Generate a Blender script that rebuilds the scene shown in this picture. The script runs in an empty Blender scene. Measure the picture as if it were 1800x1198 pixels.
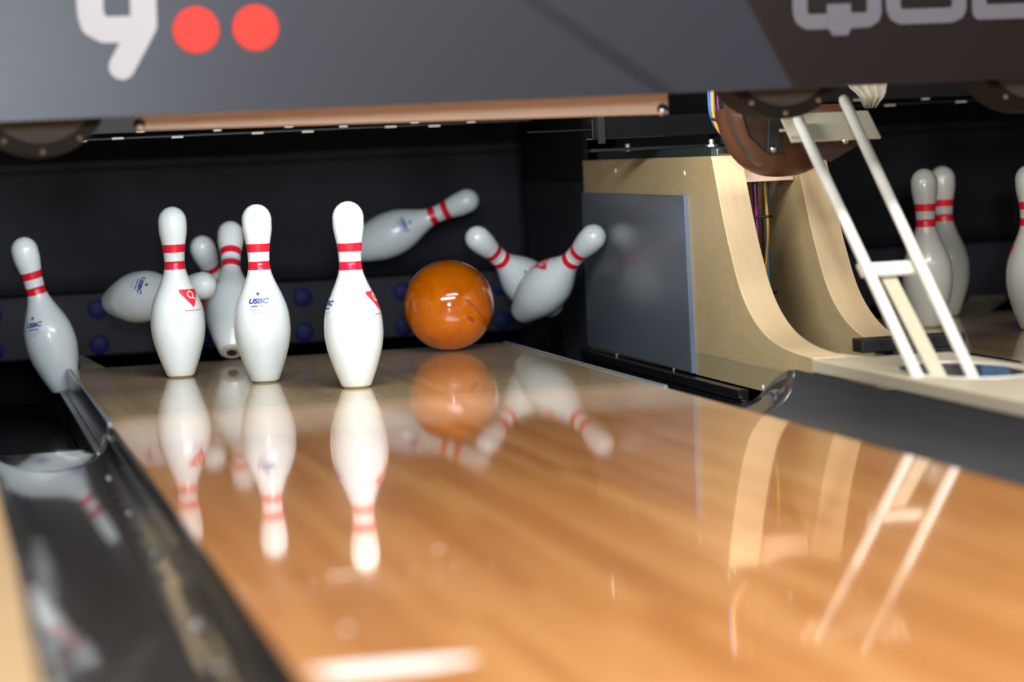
import bpy, bmesh, math, random
from mathutils import Vector, Matrix, Quaternion
random.seed(7)
PI = math.pi
S = bpy.context.scene
COL = S.collection

# ------------------------------------------------------------------ camera
cd = bpy.data.cameras.new('camera')
cam = bpy.data.objects.new('camera', cd)
COL.objects.link(cam)
S.camera = cam
CP = Vector((-0.81845, -5.23688, 0.45541))
yaw, pit, rol = 0.216253, 0.070937, -0.047436
Fv = Vector((math.sin(yaw)*math.cos(pit), math.cos(yaw)*math.cos(pit), -math.sin(pit)))
R0 = Vector((math.cos(yaw), -math.sin(yaw), 0)); U0 = R0.cross(Fv)
Rv = R0*math.cos(rol)+U0*math.sin(rol); Uv = -R0*math.sin(rol)+U0*math.cos(rol)
cam.matrix_world = Matrix(((Rv.x, Uv.x, -Fv.x, CP.x), (Rv.y, Uv.y, -Fv.y, CP.y), (Rv.z, Uv.z, -Fv.z, CP.z), (0, 0, 0, 1)))
cd.sensor_width = 36.0; cd.sensor_fit = 'HORIZONTAL'
cd.lens = 4548.73/1800*36
cd.clip_start = 0.05; cd.clip_end = 60
cd.dof.use_dof = True
cd.dof.focus_distance = 5.55
cd.dof.aperture_fstop = 2.1
cd.dof.aperture_blades = 0

# ------------------------------------------------------------------ world, lights, exposure
w = bpy.data.worlds.new('world'); S.world = w; w.use_nodes = True
w.node_tree.nodes['Background'].inputs[0].default_value = (0.75, 0.85, 1.0, 1)
w.node_tree.nodes['Background'].inputs[1].default_value = 0.05
S.view_settings.view_transform = 'Standard'
S.view_settings.look = 'None'
S.view_settings.exposure = 0.0
S.view_settings.gamma = 1.0
S.view_settings.use_curve_mapping = False

def area(name, loc, target, sx, sy, power, col=(1, 1, 1), spread=PI):
    l = bpy.data.lights.new(name, 'AREA'); l.shape = 'RECTANGLE'; l.size = sx; l.size_y = sy
    l.energy = power; l.color = col; l.spread = spread
    o = bpy.data.objects.new(name, l); COL.objects.link(o)
    o.location = loc
    o.rotation_euler = (Vector(target)-Vector(loc)).to_track_quat('-Z', 'Y').to_euler()
    return o
LC = 1.80                      # distance from this lane's centre line to the next lane's
area('pin_deck_lamp_light', (0.0, -0.655, 0.69), (0.0, 0.65, 0.12), 0.95, 0.03, 15, (0.93, 0.98, 1.0))
area('pin_deck_lamp_light', (LC, -0.655, 0.69), (LC, 0.65, 0.12), 0.95, 0.03, 2.0, (1.0, 0.88, 0.72))
area('ceiling_light', (0.2, -3.3, 2.75), (0.3, -1.6, 0.0), 2.6, 0.5, 200, (1.0, 0.98, 0.97))
area('ceiling_light', (-0.3, -5.6, 2.75), (0.3, -1.6, 0.2), 3.6, 0.6, 230, (1.0, 0.98, 0.96))
area('camera_flash', (-0.90, -6.2, 0.80), (0.3, 0.0, 0.35), 0.22, 0.22, 108, (0.80, 0.91, 1.0))

# ------------------------------------------------------------------ material helpers
def mat(name, col=(.5, .5, .5), rough=.5, metal=0., coat=0., coat_rough=.03, emit=None, estr=0., spec=.5):
    m = bpy.data.materials.new(name); m.use_nodes = True
    b = m.node_tree.nodes['Principled BSDF']
    b.inputs['Base Color'].default_value = (*col, 1)
    b.inputs['Roughness'].default_value = rough
    b.inputs['Metallic'].default_value = metal
    b.inputs['Coat Weight'].default_value = coat
    b.inputs['Coat Roughness'].default_value = coat_rough
    b.inputs['Specular IOR Level'].default_value = spec
    if emit:
        b.inputs['Emission Color'].default_value = (*emit, 1)
        b.inputs['Emission Strength'].default_value = estr
    return m
class N:
    def __init__(s, m):
        s.m = m; s.t = m.node_tree; s.b = s.t.nodes['Principled BSDF']
    def n(s, typ, **k):
        x = s.t.nodes.new(typ)
        for a, v in k.items():
            if a in x.bl_rna.properties: setattr(x, a, v)
        return x
    def l(s, a, b): s.t.links.new(a, b)
    def obj(s, scale=(1, 1, 1), src='Object'):
        tc = s.n('ShaderNodeTexCoord'); mp = s.n('ShaderNodeMapping')
        mp.inputs['Scale'].default_value = scale
        s.l(tc.outputs[src], mp.inputs[0]); return mp.outputs[0]
    def noise(s, vec, scale, detail=3, rough=.5, dist=0.):
        x = s.n('ShaderNodeTexNoise'); x.inputs['Scale'].default_value = scale
        x.inputs['Detail'].default_value = detail; x.inputs['Roughness'].default_value = rough
        x.inputs['Distortion'].default_value = dist
        s.l(vec, x.inputs['Vector']); return x.outputs[0]
    def ramp(s, fac, stops):
        r = s.n('ShaderNodeValToRGB'); e = r.color_ramp.elements
        while len(e) < len(stops): e.new(.5)
        for k, (p, c) in zip(e, stops):
            k.position = p; k.color = (*c, 1) if len(c) == 3 else c
        s.l(fac, r.inputs[0]); return r.outputs[0]
    def mix(s, fac, a, b, mode='MIX'):
        x = s.n('ShaderNodeMix'); x.data_type = 'RGBA'; x.blend_type = mode
        for i, v in ((0, fac), (6, a), (7, b)):
            if isinstance(v, (int, float)): x.inputs[i].default_value = v
            elif isinstance(v, tuple): x.inputs[i].default_value = (*v, 1)
            else: s.l(v, x.inputs[i])
        return x.outputs[2]
    def math(s, op, a, b=0.):
        x = s.n('ShaderNodeMath'); x.operation = op
        for i, v in ((0, a), (1, b)):
            if isinstance(v, (int, float)): x.inputs[i].default_value = v
            else: s.l(v, x.inputs[i])
        return x.outputs[0]
    def bump(s, h, strength=.1, dist=.002):
        x = s.n('ShaderNodeBump'); x.inputs['Strength'].default_value = strength
        x.inputs['Distance'].default_value = dist
        s.l(h, x.inputs['Height']); s.l(x.outputs[0], s.b.inputs['Normal'])
    def color(s, c): s.l(c, s.b.inputs['Base Color'])

# lane wood: boards run along y
def lane_mat(name, c_dark, c_mid, c_light, board=.027, rough=.35, streaked=False):
    m = mat(name, rough=rough, coat=1., coat_rough=.035); q = N(m)
    tc = q.n('ShaderNodeTexCoord'); sp = q.n('ShaderNodeSeparateXYZ'); q.l(tc.outputs['Object'], sp.inputs[0])
    bi = q.math('FLOOR', q.math('DIVIDE', sp.outputs[0], board))
    wn = q.n('ShaderNodeTexWhiteNoise'); wn.noise_dimensions = '1D'; q.l(bi, wn.inputs['W'])
    off = q.math('MULTIPLY', wn.outputs[0], 3.1)
    seg = q.math('FLOOR', q.math('DIVIDE', q.math('ADD', sp.outputs[1], off), 1.15))
    cb = q.n('ShaderNodeCombineXYZ'); q.l(bi, cb.inputs[0]); q.l(seg, cb.inputs[1])
    w2 = q.n('ShaderNodeTexWhiteNoise'); w2.noise_dimensions = '3D'; q.l(cb.outputs[0], w2.inputs['Vector'])
    big = q.noise(q.obj((9, 1.1, 1)), 2.0, 3, .55, .4)
    fine = q.noise(q.obj((160, 5, 1)), 2.0, 4, .6)
    f = q.math('ADD', q.math('MULTIPLY', w2.outputs[0], .40), q.math('ADD', q.math('MULTIPLY', big, .55), q.math('MULTIPLY', fine, .18)))
    cc = q.ramp(f, [(.30, c_dark), (.55, c_mid), (.85, c_light)])
    if streaked:  # pale strip: lamplight reaching under the sign, put into the wood colour
        wob = q.noise(q.obj((3, 14, 1)), 2.2, 3, .6)
        yy = q.math('ADD', sp.outputs[1], q.math('MULTIPLY', q.math('SUBTRACT', wob, .5), .16))
        mr = q.n('ShaderNodeMapRange'); mr.interpolation_type = 'SMOOTHSTEP'
        mr.inputs[1].default_value = -.92; mr.inputs[2].default_value = -.74; q.l(yy, mr.inputs[0])
        amt = q.math('MULTIPLY', mr.outputs[0], q.math('ADD', .25, q.math('MULTIPLY', wob, .75)))
        cc = q.mix(amt, cc, (.60, .47, .32))
    q.color(cc)
    scr = q.noise(q.obj((30, 6, 1)), 6.0, 5, .65)
    q.l(q.ramp(scr, [(.3, (.03, .03, .03)), (.8, (.07, .07, .07))]), q.b.inputs['Coat Roughness'])
    return m
M = {}
M['lane'] = lane_mat('lane_wood', (.56, .215, .056), (.68, .285, .082), (.78, .37, .125), streaked=True)
M['deck'] = lane_mat('deck_wood', (.43, .29, .145), (.49, .34, .18), (.54, .39, .22), board=.027)
M['black_gloss'] = mat('black_gloss', (.012, .012, .013), .16)
M['gutter'] = mat('gutter_plastic', (.052, .046, .041), .25, coat=1., coat_rough=.04)
M['gutter_dull'] = mat('gutter_plastic_dull', (.050, .052, .055), .42)
M['black'] = mat('black_paint', (.008, .008, .009), .5)
M['black_matte'] = mat('black_matte', (.006, .006, .007), .85, spec=.2)
M['grey_edge'] = mat('grey_edge', (.20, .23, .25), .35, metal=.3)
M['steel'] = mat('steel', (.55, .55, .55), .25, metal=1.)
M['white_metal'] = mat('white_metal', (.8, .8, .76), .4)
M['brass'] = mat('brass_screw', (.40, .32, .20), .4, metal=.5)

def fabric(name, col, bumpy=.2):
    m = mat(name, col, .75, spec=.3); q = N(m)
    n = q.noise(q.obj((1, 1, 1)), 3.2, 5, .6, .6)
    c2 = tuple(min(1, c*1.45) for c in col); c1 = tuple(c*.65 for c in col)
    q.color(q.ramp(n, [(.3, c1), (.7, c2)])); q.bump(n, bumpy, .03)
    return m
M['curtain'] = fabric('curtain_cloth', (.0125, .0125, .0165))
M['cushion'] = fabric('cushion_vinyl', (.017, .017, .023), .08)
M['cloth_white'] = fabric('white_rag', (.36, .33, .26))
M['insert_blue'] = mat('insert_blue', (.07, .13, .22), .3)
M['blue'] = mat('blue_rubber', (.006, .009, .060), .6, spec=.2)

def plywood(name, a, b, c, rough=.38, horiz=True):
    m = mat(name, rough=rough, coat=.25, coat_rough=.15); q = N(m)
    v = q.obj((1, .9, 3.2) if horiz else (2.5, 1, .6))
    n = q.noise(v, 2.3, 2, .5, .8)
    rings = q.math('FRACT', q.math('MULTIPLY', n, 9))
    soft = q.ramp(rings, [(0, a), (.5, b), (1, a)])
    fine = q.noise(q.obj((1, 14, 90) if horiz else (70, 1, 3)), 3, 3, .6)
    blot = q.noise(q.obj((1, 1, 1)), 5, 3, .6)
    x = q.mix(.35, q.ramp(fine, [(.3, a), (.7, c)]), soft)
    x = q.mix(q.ramp(blot, [(.3, (.0, .0, .0)), (.8, (.45, .45, .45))]), x, b)
    fleck = q.noise(q.obj((1, 9, 40) if horiz else (30, 1, 5)), 1.6, 2, .5)
    x = q.mix(q.ramp(fleck, [(0, (.7, .7, .7)), (.24, (.7, .7, .7)), (.27, (0, 0, 0)), (1, (0, 0, 0))]), x, tuple(v_*.35 for v_ in b))
    if horiz:
        tc = q.n('ShaderNodeTexCoord'); sp = q.n('ShaderNodeSeparateXYZ'); q.l(tc.outputs['Object'], sp.inputs[0])
        wv = q.math('ADD', sp.outputs[2], q.math('MULTIPLY', blot, .012))
        low = q.ramp(wv, [(0, (.55, .55, .55)), (.052, (.55, .55, .55)), (.056, (.95, .95, .95)), (.060, (0, 0, 0))])
        x = q.mix(low, x, (.30, .255, .15))
    q.color(x)
    return m
M['ply'] = plywood('plywood_face', (.55, .41, .205), (.44, .31, .15), (.66, .51, .28))
M['ply_edge'] = plywood('maple_edge', (.84, .61, .35), (.76, .52, .28), (.88, .68, .42), .42, False)
M['cap'] = mat('cream_cap', (.66, .57, .41), .42)
M['wood_cap'] = plywood('divider_wood', (.60, .40, .20), (.52, .34, .17), (.68, .48, .27), .3, False)
M['bar_wood'] = mat('pink_wood', (.86, .63, .45), .4)
M['rod'] = mat('rod_paint', (.86, .82, .72), .35)
M['slat'] = mat('slat_paint', (.62, .56, .40), .5)
M['plate_grey'] = mat('impact_plate', (.125, .145, .175), .32, coat=.3, coat_rough=.14)
M['plate_edge'] = mat('impact_plate_edge', (.12, .15, .22), .5)
M['green'] = mat('green_metal', (.022, .036, .030), .4)
q = N(M['ply']); 

# pin plastic
m = mat('pin_plastic', (.80, .82, .81), .28, coat=.5, coat_rough=.12); q = N(m)
oi = q.n('ShaderNodeObjectInfo')
va = q.n('ShaderNodeVectorMath'); va.operation = 'ADD'
tc = q.n('ShaderNodeTexCoord'); q.l(tc.outputs['Object'], va.inputs[0]); q.l(oi.outputs['Random'], va.inputs[1])
n1 = q.noise(va.outputs[0], 55, 6, .75, 1.2)
sc = q.ramp(n1, [(.0, (1, 1, 1)), (.275, (1, 1, 1)), (.285, (0, 0, 0)), (1., (0, 0, 0))])
sep = q.n('ShaderNodeSeparateXYZ'); q.l(tc.outputs['Object'], sep.inputs[0])
zr = q.n('ShaderNodeMapRange'); zr.inputs[1].default_value = 0; zr.inputs[2].default_value = .022
zr.inputs[3].default_value = 1; zr.inputs[4].default_value = 0; q.l(sep.outputs[2], zr.inputs[0])
base = q.mix(zr.outputs[0], (.76, .81, .82), (.72, .71, .62))
zt = q.n('ShaderNodeMapRange'); zt.inputs[1].default_value = .34; zt.inputs[2].default_value = .375; q.l(sep.outputs[2], zt.inputs[0])
n2 = q.noise(va.outputs[0], 120, 4, .8, 2.0)
sc2 = q.math('MULTIPLY', q.ramp(n2, [(0, (1, 1, 1)), (.39, (1, 1, 1)), (.42, (0, 0, 0)), (1, (0, 0, 0))]), zt.outputs[0])
dirt = q.math('MINIMUM', q.math('ADD', q.math('MULTIPLY', sc, .6), q.math('MULTIPLY', sc2, .75)), .8)
q.color(q.mix(dirt, base, (.10, .11, .12)))
M['pin'] = m
M['pin_red'] = mat('pin_red', (.78, .010, .035), .3, coat=.4)
M['print_blue'] = mat('print_blue', (.045, .055, .32), .4)
M['print_pale'] = mat('print_pale_blue', (.25, .33, .55), .4)
M['print_red'] = mat('print_red', (.80, .035, .06), .35)
M['print_white'] = mat('print_white', (.85, .85, .84), .35)
M['pin_base'] = mat('pin_base', (.50, .48, .40), .45)

# ball
m = mat('ball_resin', (.7, .2, .01), .12, coat=1., coat_rough=.02); q = N(m)
n1 = q.noise(q.obj((1, 1, 1)), 7.0, 5, .6, 2.2)
n2 = q.noise(q.obj((1.0, 1.0, .5)), 16.0, 6, .7, 3.0)
c = q.ramp(n1, [(.25, (.46, .080, .001)), (.48, (.58, .125, .001)), (.64, (.64, .16, .002)), (.80, (.76, .26, .02))])
v = q.ramp(n2, [(.0, (1, 1, 1)), (.30, (1, 1, 1)), (.36, (0, 0, 0)), (1, (0, 0, 0))])
q.color(q.mix(q.math('MULTIPLY', v, .22), c, (.42, .06, .005)))
M['ball'] = m
M['ball_mark'] = mat('ball_mark', (.36, .06, .015), .3, coat=.8, coat_rough=.05)
M['ball_mark_pale'] = mat('ball_mark_pale', (.80, .38, .12), .3, coat=.8, coat_rough=.05)

# sign
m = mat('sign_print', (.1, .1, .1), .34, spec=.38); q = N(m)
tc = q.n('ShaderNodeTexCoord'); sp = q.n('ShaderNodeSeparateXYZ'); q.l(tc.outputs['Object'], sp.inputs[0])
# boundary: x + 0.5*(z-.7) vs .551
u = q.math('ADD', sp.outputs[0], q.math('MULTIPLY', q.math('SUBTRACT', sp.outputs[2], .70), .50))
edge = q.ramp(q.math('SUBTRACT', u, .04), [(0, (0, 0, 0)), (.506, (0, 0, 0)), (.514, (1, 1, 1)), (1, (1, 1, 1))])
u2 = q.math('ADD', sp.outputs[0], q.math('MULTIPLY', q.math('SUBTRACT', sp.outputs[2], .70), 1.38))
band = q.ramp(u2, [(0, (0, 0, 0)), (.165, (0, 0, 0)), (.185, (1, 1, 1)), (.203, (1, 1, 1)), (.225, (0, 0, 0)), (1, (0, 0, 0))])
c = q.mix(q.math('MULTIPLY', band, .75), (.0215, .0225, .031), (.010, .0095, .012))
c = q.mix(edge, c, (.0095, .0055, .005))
q.color(c)
M['sign'] = m
M['sign_white'] = mat('sign_white', (.36, .35, .36), .6)
M['sign_grey'] = mat('sign_grey', (.095, .09, .105), .5)
M['red_lamp'] = mat('red_lamp', (.20, .008, .006), .5, emit=(1.0, .065, .04), estr=.72, spec=.2)
M['disc'] = mat('disc_cover', (.10, .085, .062), .6, spec=.25)
M['disc_rim'] = mat('disc_rim', (.022, .017, .013), .6, spec=.2)
M['brown'] = mat('brown_leather', (.115, .042, .018), .42)
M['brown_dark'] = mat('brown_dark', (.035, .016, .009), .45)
M['strap'] = mat('tan_strap', (.085, .050, .032), .4)
M['cable_y'] = mat('cable_yellow', (.75, .38, .02), .4)
M['cable_b'] = mat('cable_blue', (.05, .16, .50), .4)
M['cable_w'] = mat('cable_white', (.60, .62, .66), .4)
M['cable_p'] = mat('cable_purple', (.17, .012, .12), .3)
M['cable_t'] = mat('cable_teal', (.06, .14, .20), .4)
M['concrete'] = mat('concrete', (.05, .05, .05), .8)
M['hall'] = mat('hall_paint', (.05, .045, .045), .8)
M['tube'] = mat('tube_glow', (.9, .9, .9), .4, emit=(1, 1, 1), estr=3.)
M['pale_wood'] = mat('pale_wood', (.55, .48, .35), .5)

# ------------------------------------------------------------------ geometry helpers
def box(bm, x0, x1, y0, y1, z0, z1, mi=0):
    vs = [bm.verts.new((x, y, z)) for x in (x0, x1) for y in (y0, y1) for z in (z0, z1)]
    for f in ((0, 1, 3, 2), (4, 6, 7, 5), (0, 4, 5, 1), (2, 3, 7, 6), (0, 2, 6, 4), (1, 5, 7, 3)):
        bm.faces.new([vs[i] for i in f]).material_index = mi
    return vs
def prism(bm, pts, axis, a0, a1, mi=0):
    """extrude polygon pts (2D) along axis from a0 to a1"""
    def mk(p, a):
        if axis == 0: return (a, p[0], p[1])
        if axis == 1: return (p[0], a, p[1])
        return (p[0], p[1], a)
    A = [bm.verts.new(mk(p, a0)) for p in pts]; B = [bm.verts.new(mk(p, a1)) for p in pts]
    n = len(pts)
    bm.faces.new(A).material_index = mi; bm.faces.new(B[::-1]).material_index = mi
    for i in range(n):
        bm.faces.new((A[i], B[i], B[(i+1) % n], A[(i+1) % n])).material_index = mi
def ribbon(bm, prof, y0, y1, thick, axis=1, ny=1):
    """open profile (2D list) with thickness, swept along axis"""
    out = []
    n = len(prof)
    for i, p in enumerate(prof):
        a = Vector(prof[max(0, i-1)]); b = Vector(prof[min(n-1, i+1)]); d = (b-a).normalized()
        out.append((p[0]+d.y*thick, p[1]-d.x*thick))
    prism(bm, list(prof)+out[::-1], axis, y0, y1)
def tube(bm, pts, r, seg=10, caps=True):
    pts = [Vector(p) for p in pts]; rings = []
    up = None
    for i, p in enumerate(pts):
        t = (pts[min(i+1, len(pts)-1)]-pts[max(i-1, 0)]).normalized()
        if up is None:
            up = t.orthogonal().normalized()
        else:
            up = (up-t*up.dot(t)).normalized()
        s = t.cross(up)
        rr = r[i] if isinstance(r, (list, tuple)) else r
        rings.append([bm.verts.new(p+(up*math.cos(a)+s*math.sin(a))*rr) for a in [2*PI*k/seg for k in range(seg)]])
    for A, B in zip(rings, rings[1:]):
        for k in range(seg):
            bm.faces.new((A[k], A[(k+1) % seg], B[(k+1) % seg], B[k]))
    if caps:
        bm.faces.new(rings[0][::-1]); bm.faces.new(rings[-1])
def lathe(bm, prof, seg=48, axis='z', origin=(0, 0, 0), close=True):
    """prof list of (radius, height)"""
    o = Vector(origin); rings = []
    def P(r, h, a):
        if axis == 'z': return o+Vector((r*math.cos(a), r*math.sin(a), h))
        return o+Vector((r*math.cos(a), h, r*math.sin(a)))
    for r, h in prof:
        if r < 1e-6: rings.append([bm.verts.new(P(0, h, 0))])
        else: rings.append([bm.verts.new(P(r, h, 2*PI*k/seg)) for k in range(seg)])
    fs = []
    for A, B in zip(rings, rings[1:]):
        for k in range(seg):
            k2 = (k+1) % seg
            if len(A) == 1 and len(B) == 1: continue
            if len(A) == 1: fs.append(bm.faces.new((A[0], B[k2], B[k])))
            elif len(B) == 1: fs.append(bm.faces.new((A[k], A[k2], B[0])))
            else: fs.append(bm.faces.new((A[k], A[k2], B[k2], B[k])))
    return fs
def obj(name, bm, m, parent=None, smooth=False, bevel=0., recalc=True):
    if recalc: bmesh.ops.recalc_face_normals(bm, faces=bm.faces[:])
    me = bpy.data.meshes.new(name); bm.to_mesh(me); bm.free()
    for mm in (m if isinstance(m, (list, tuple)) else [m]): me.materials.append(mm)
    if smooth:
        for p in me.polygons: p.use_smooth = True
    o = bpy.data.objects.new(name, me); COL.objects.link(o)
    if parent is not None: o.parent = parent
    if bevel > 0:
        b = o.modifiers.new('bevel', 'BEVEL'); b.width = bevel; b.segments = 2; b.limit_method = 'ANGLE'
        b.angle_limit = math.radians(40)
    return o
def tag(o, label=None, cat=None, group=None, kind=None):
    if label: o['label'] = label
    if cat: o['category'] = cat
    if group: o['group'] = group
    if kind: o['kind'] = kind
    return o
def empty(name, loc=(0, 0, 0), label=None, cat=None, group=None):
    o = bpy.data.objects.new(name, None); o.empty_display_size = .05
    COL.objects.link(o); o.location = loc
    return tag(o, label, cat, group)
def place(o, root_loc):
    """part built in world coordinates -> local to a root empty with no rotation"""
    o.data.transform(Matrix.Translation(-Vector(root_loc))); return o
def B(): return bmesh.new()
def arc(cx, cz, r, a0, a1, n):
    return [(cx+r*math.cos(math.radians(a0+(a1-a0)*i/n)), cz+r*math.sin(math.radians(a0+(a1-a0)*i/n))) for i in range(n+1)]

# ------------------------------------------------------------------ hall shell
def struct(name, bm, m, label=None):
    o = obj(name, bm, m); o['kind'] = 'structure'
    if label: o['label'] = label
    return o
b = B(); box(b, -5, 6, -9, 3.2, -.34, -.30); struct('floor', b, M['concrete'], 'dark slab under the lanes')
b = B(); box(b, -5, 6, 3.2, 3.3, -.34, 3.4); struct('wall_back', b, M['black_matte'], 'black wall behind the pits')
b = B(); box(b, -5.1, -5, -9, 3.2, -.34, 3.4); struct('wall_left', b, M['hall'])
b = B(); box(b, 6, 6.1, -9, 3.2, -.34, 3.4); struct('wall_right', b, M['hall'])
b = B(); box(b, -5, 6, -9, 3.2, 3.3, 3.4); struct('ceiling', b, M['hall'])

# ------------------------------------------------------------------ lanes
HW = .5271
DECK_Y0, DECK_Y1 = -.30, .988
def make_lane(cx, y0, label, dlabel):
    root = empty('bowling_lane', (cx, 0, 0), label, 'bowling lane')
    b = B(); box(b, -HW, HW, y0, DECK_Y0, -.055, 0); obj('lane_surface', b, M['lane'], root)
    b = B(); box(b, -HW, HW, DECK_Y0, DECK_Y1, -.055, 0)
    o = obj('pin_deck', b, M['deck'], root); o['label'] = dlabel
    b = B(); box(b, -HW+.002, HW-.002, y0, DECK_Y1-.01, -.20, -.055); obj('lane_bed', b, M['black'], root)
    for s in (-1, 1):
        b = B()
        x0, x1 = sorted((s*HW, s*(HW+.007)))
        box(b, x0, x1, y0, -.46, -.06, -.0015)
        obj('side_trim', b, M['black_gloss'], root)
        b = B()
        box(b, x0-.0005, x1+.0005, -.455, DECK_Y1, -.05, .0035)
        o = obj('deck_edge_strip', b, M['grey_edge'], root, bevel=.001); o['label'] = 'pale grey metal edge of the pin deck'
    return root
lane9 = make_lane(0, -6.2, 'glossy orange wooden bowling lane with pins and ball on it, under the number 9', 'duller brown pin deck end of the lane')
lane10 = make_lane(LC, -6.2, 'neighbouring wooden bowling lane at the right edge, behind the white rods', 'dim brown pin deck of the neighbouring lane')
# pale marks; the white streak is glare laid on the boards as colour
def add_pale_mark(loc, sx, sy, m, label):
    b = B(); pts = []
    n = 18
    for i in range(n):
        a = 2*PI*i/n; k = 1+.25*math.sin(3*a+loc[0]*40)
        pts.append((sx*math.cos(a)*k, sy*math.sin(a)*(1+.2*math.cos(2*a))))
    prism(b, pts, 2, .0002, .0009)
    o = obj('pale_mark', b, m, lane9); o.location = (loc[0], loc[1], 0); o['label'] = label
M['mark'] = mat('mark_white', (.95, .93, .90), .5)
add_pale_mark((-.447, -2.945), .072, .030, M['mark'], 'painted white glare streak across the near left lane boards')
add_pale_mark((-.449, -2.735), .004, .007, M['mark'], 'small pale fleck')
add_pale_mark((-.267, -2.268), .003, .006, M['mark'], 'small pale fleck')
add_pale_mark((-.40, -2.40), .012, .0012, M['mark'], 'thin pale line')

# ------------------------------------------------------------------ gutters
GI, GO = .537, .776         # inner and outer x of a gutter
GC = (GI+GO)/2; GR = (GO-GI)/2
def gprof(s, cx, drop=.0):
    # shallow round trough profile from inner edge to outer edge
    pts = []
    for i in range(21):
        t = i/20; a = PI*(1-t)
        x = GC+GR*math.cos(a); z = -.012-(.082+drop)*math.sin(a)**.8 + (.034*t)
        pts.append((cx+s*x, z))
    return pts
def make_gutter(cx, s, label, glints=False):
    GM = M['gutter'] if glints else M['gutter_dull']
    root = empty('gutter', (0, 0, 0), label, 'gutter')
    b = B(); p = gprof(s, cx)
    if s > 0: p = p[::-1]
    ribbon(b, p, -6.2, -.52, .006); obj('trough', b, GM, root, smooth=False)
    for f in root.children[-1].data.polygons: f.use_smooth = True
    md = root.children[-1].modifiers.new('e', 'EDGE_SPLIT'); md.split_angle = math.radians(40)
    # rolled lip where the round trough ends
    b = B(); q0 = [(x, -.515, z) for x, z in gprof(s, cx, .006)]
    tube(b, q0, .009 if glints else .0035, 10); obj('trough_lip', b, GM, root, smooth=True)
    # ramp from round to flat
    b = B(); n = 8; A = gprof(s, cx, .002)
    rows = []
    for j in range(n+1):
        t = j/n; y = -.515+t*.36
        k = t*t*(3-2*t)
        row = []
        for (x, z) in A:
            zf = -.074
            row.append(b.verts.new((x, y, z*(1-k)+zf*k)))
        rows.append(row)
    for r1, r2 in zip(rows, rows[1:]):
        for i in range(len(A)-1): b.faces.new((r1[i], r1[i+1], r2[i+1], r2[i]))
    o = obj('adaptor_ramp', b, M['gutter'], root, smooth=True)
    so = o.modifiers.new('s', 'SOLIDIFY'); so.thickness = .004; so.offset = -1
    # flat deep part beside the pin deck
    b = B()
    x0, x1 = sorted((cx+s*.549, cx+s*.776))
    box(b, x0, x1, -.155, 1.70, -.145, -.135); obj('flat_channel', b, M['black_gloss'], root)
    # upright guard beside the deck with a ledge
    b = B(); x0, x1 = sorted((cx+s*.5352, cx+s*.545)); box(b, x0, x1, -.455, DECK_Y1, -.135, -.045)
    if s < 0:
        x0, x1 = sorted((cx+s*.5352, cx+s*.539)); box(b, x0, x1, -.455, DECK_Y1, -.045, .004)
    obj('deck_guard', b, M['black_gloss'], root)
    b = B(); x0, x1 = sorted((cx+s*.545, cx+s*.558)); box(b, x0, x1, -.455, DECK_Y1, -.058, -.050)
    obj('guard_ledge', b, M['grey_edge'], root, bevel=.001)
    # black curb under the kickback
    b = B(); x0, x1 = sorted((cx+s*.762, cx+s*.778)); box(b, x0, x1, -.20, 1.12, -.135, -.060)
    x0, x1 = sorted((cx+s*.755, cx+s*.778)); box(b, x0, x1, -.20, 1.12, -.060, -.040)
    obj('curb', b, M['black_gloss'], root, bevel=.002)
    if glints:
        ys = [-.855, -1.126, -1.326, -1.551, -1.773, -1.954, -2.345, -2.59]
        for i, y in enumerate(ys):
            b = B(); lathe(b, [(0.0001, .004), (.005, .0035), (.008, 0), (.008, -.004)], 14)
            o = obj('screw', b, M['steel'], root, smooth=True)
            o.location = (cx+s*.5615, y, -.050-.006*(i % 2)); o.rotation_euler = (math.radians(-35), math.radians(38), 0)
    return root
make_gutter(0, -1, 'glossy black gutter in the lower left corner, left of the orange lane', True)
make_gutter(0, 1, 'grey black gutter along the right side of the orange lane')
make_gutter(LC, -1, 'black gutter just left of the neighbouring lane, behind the cream cap')

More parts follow.
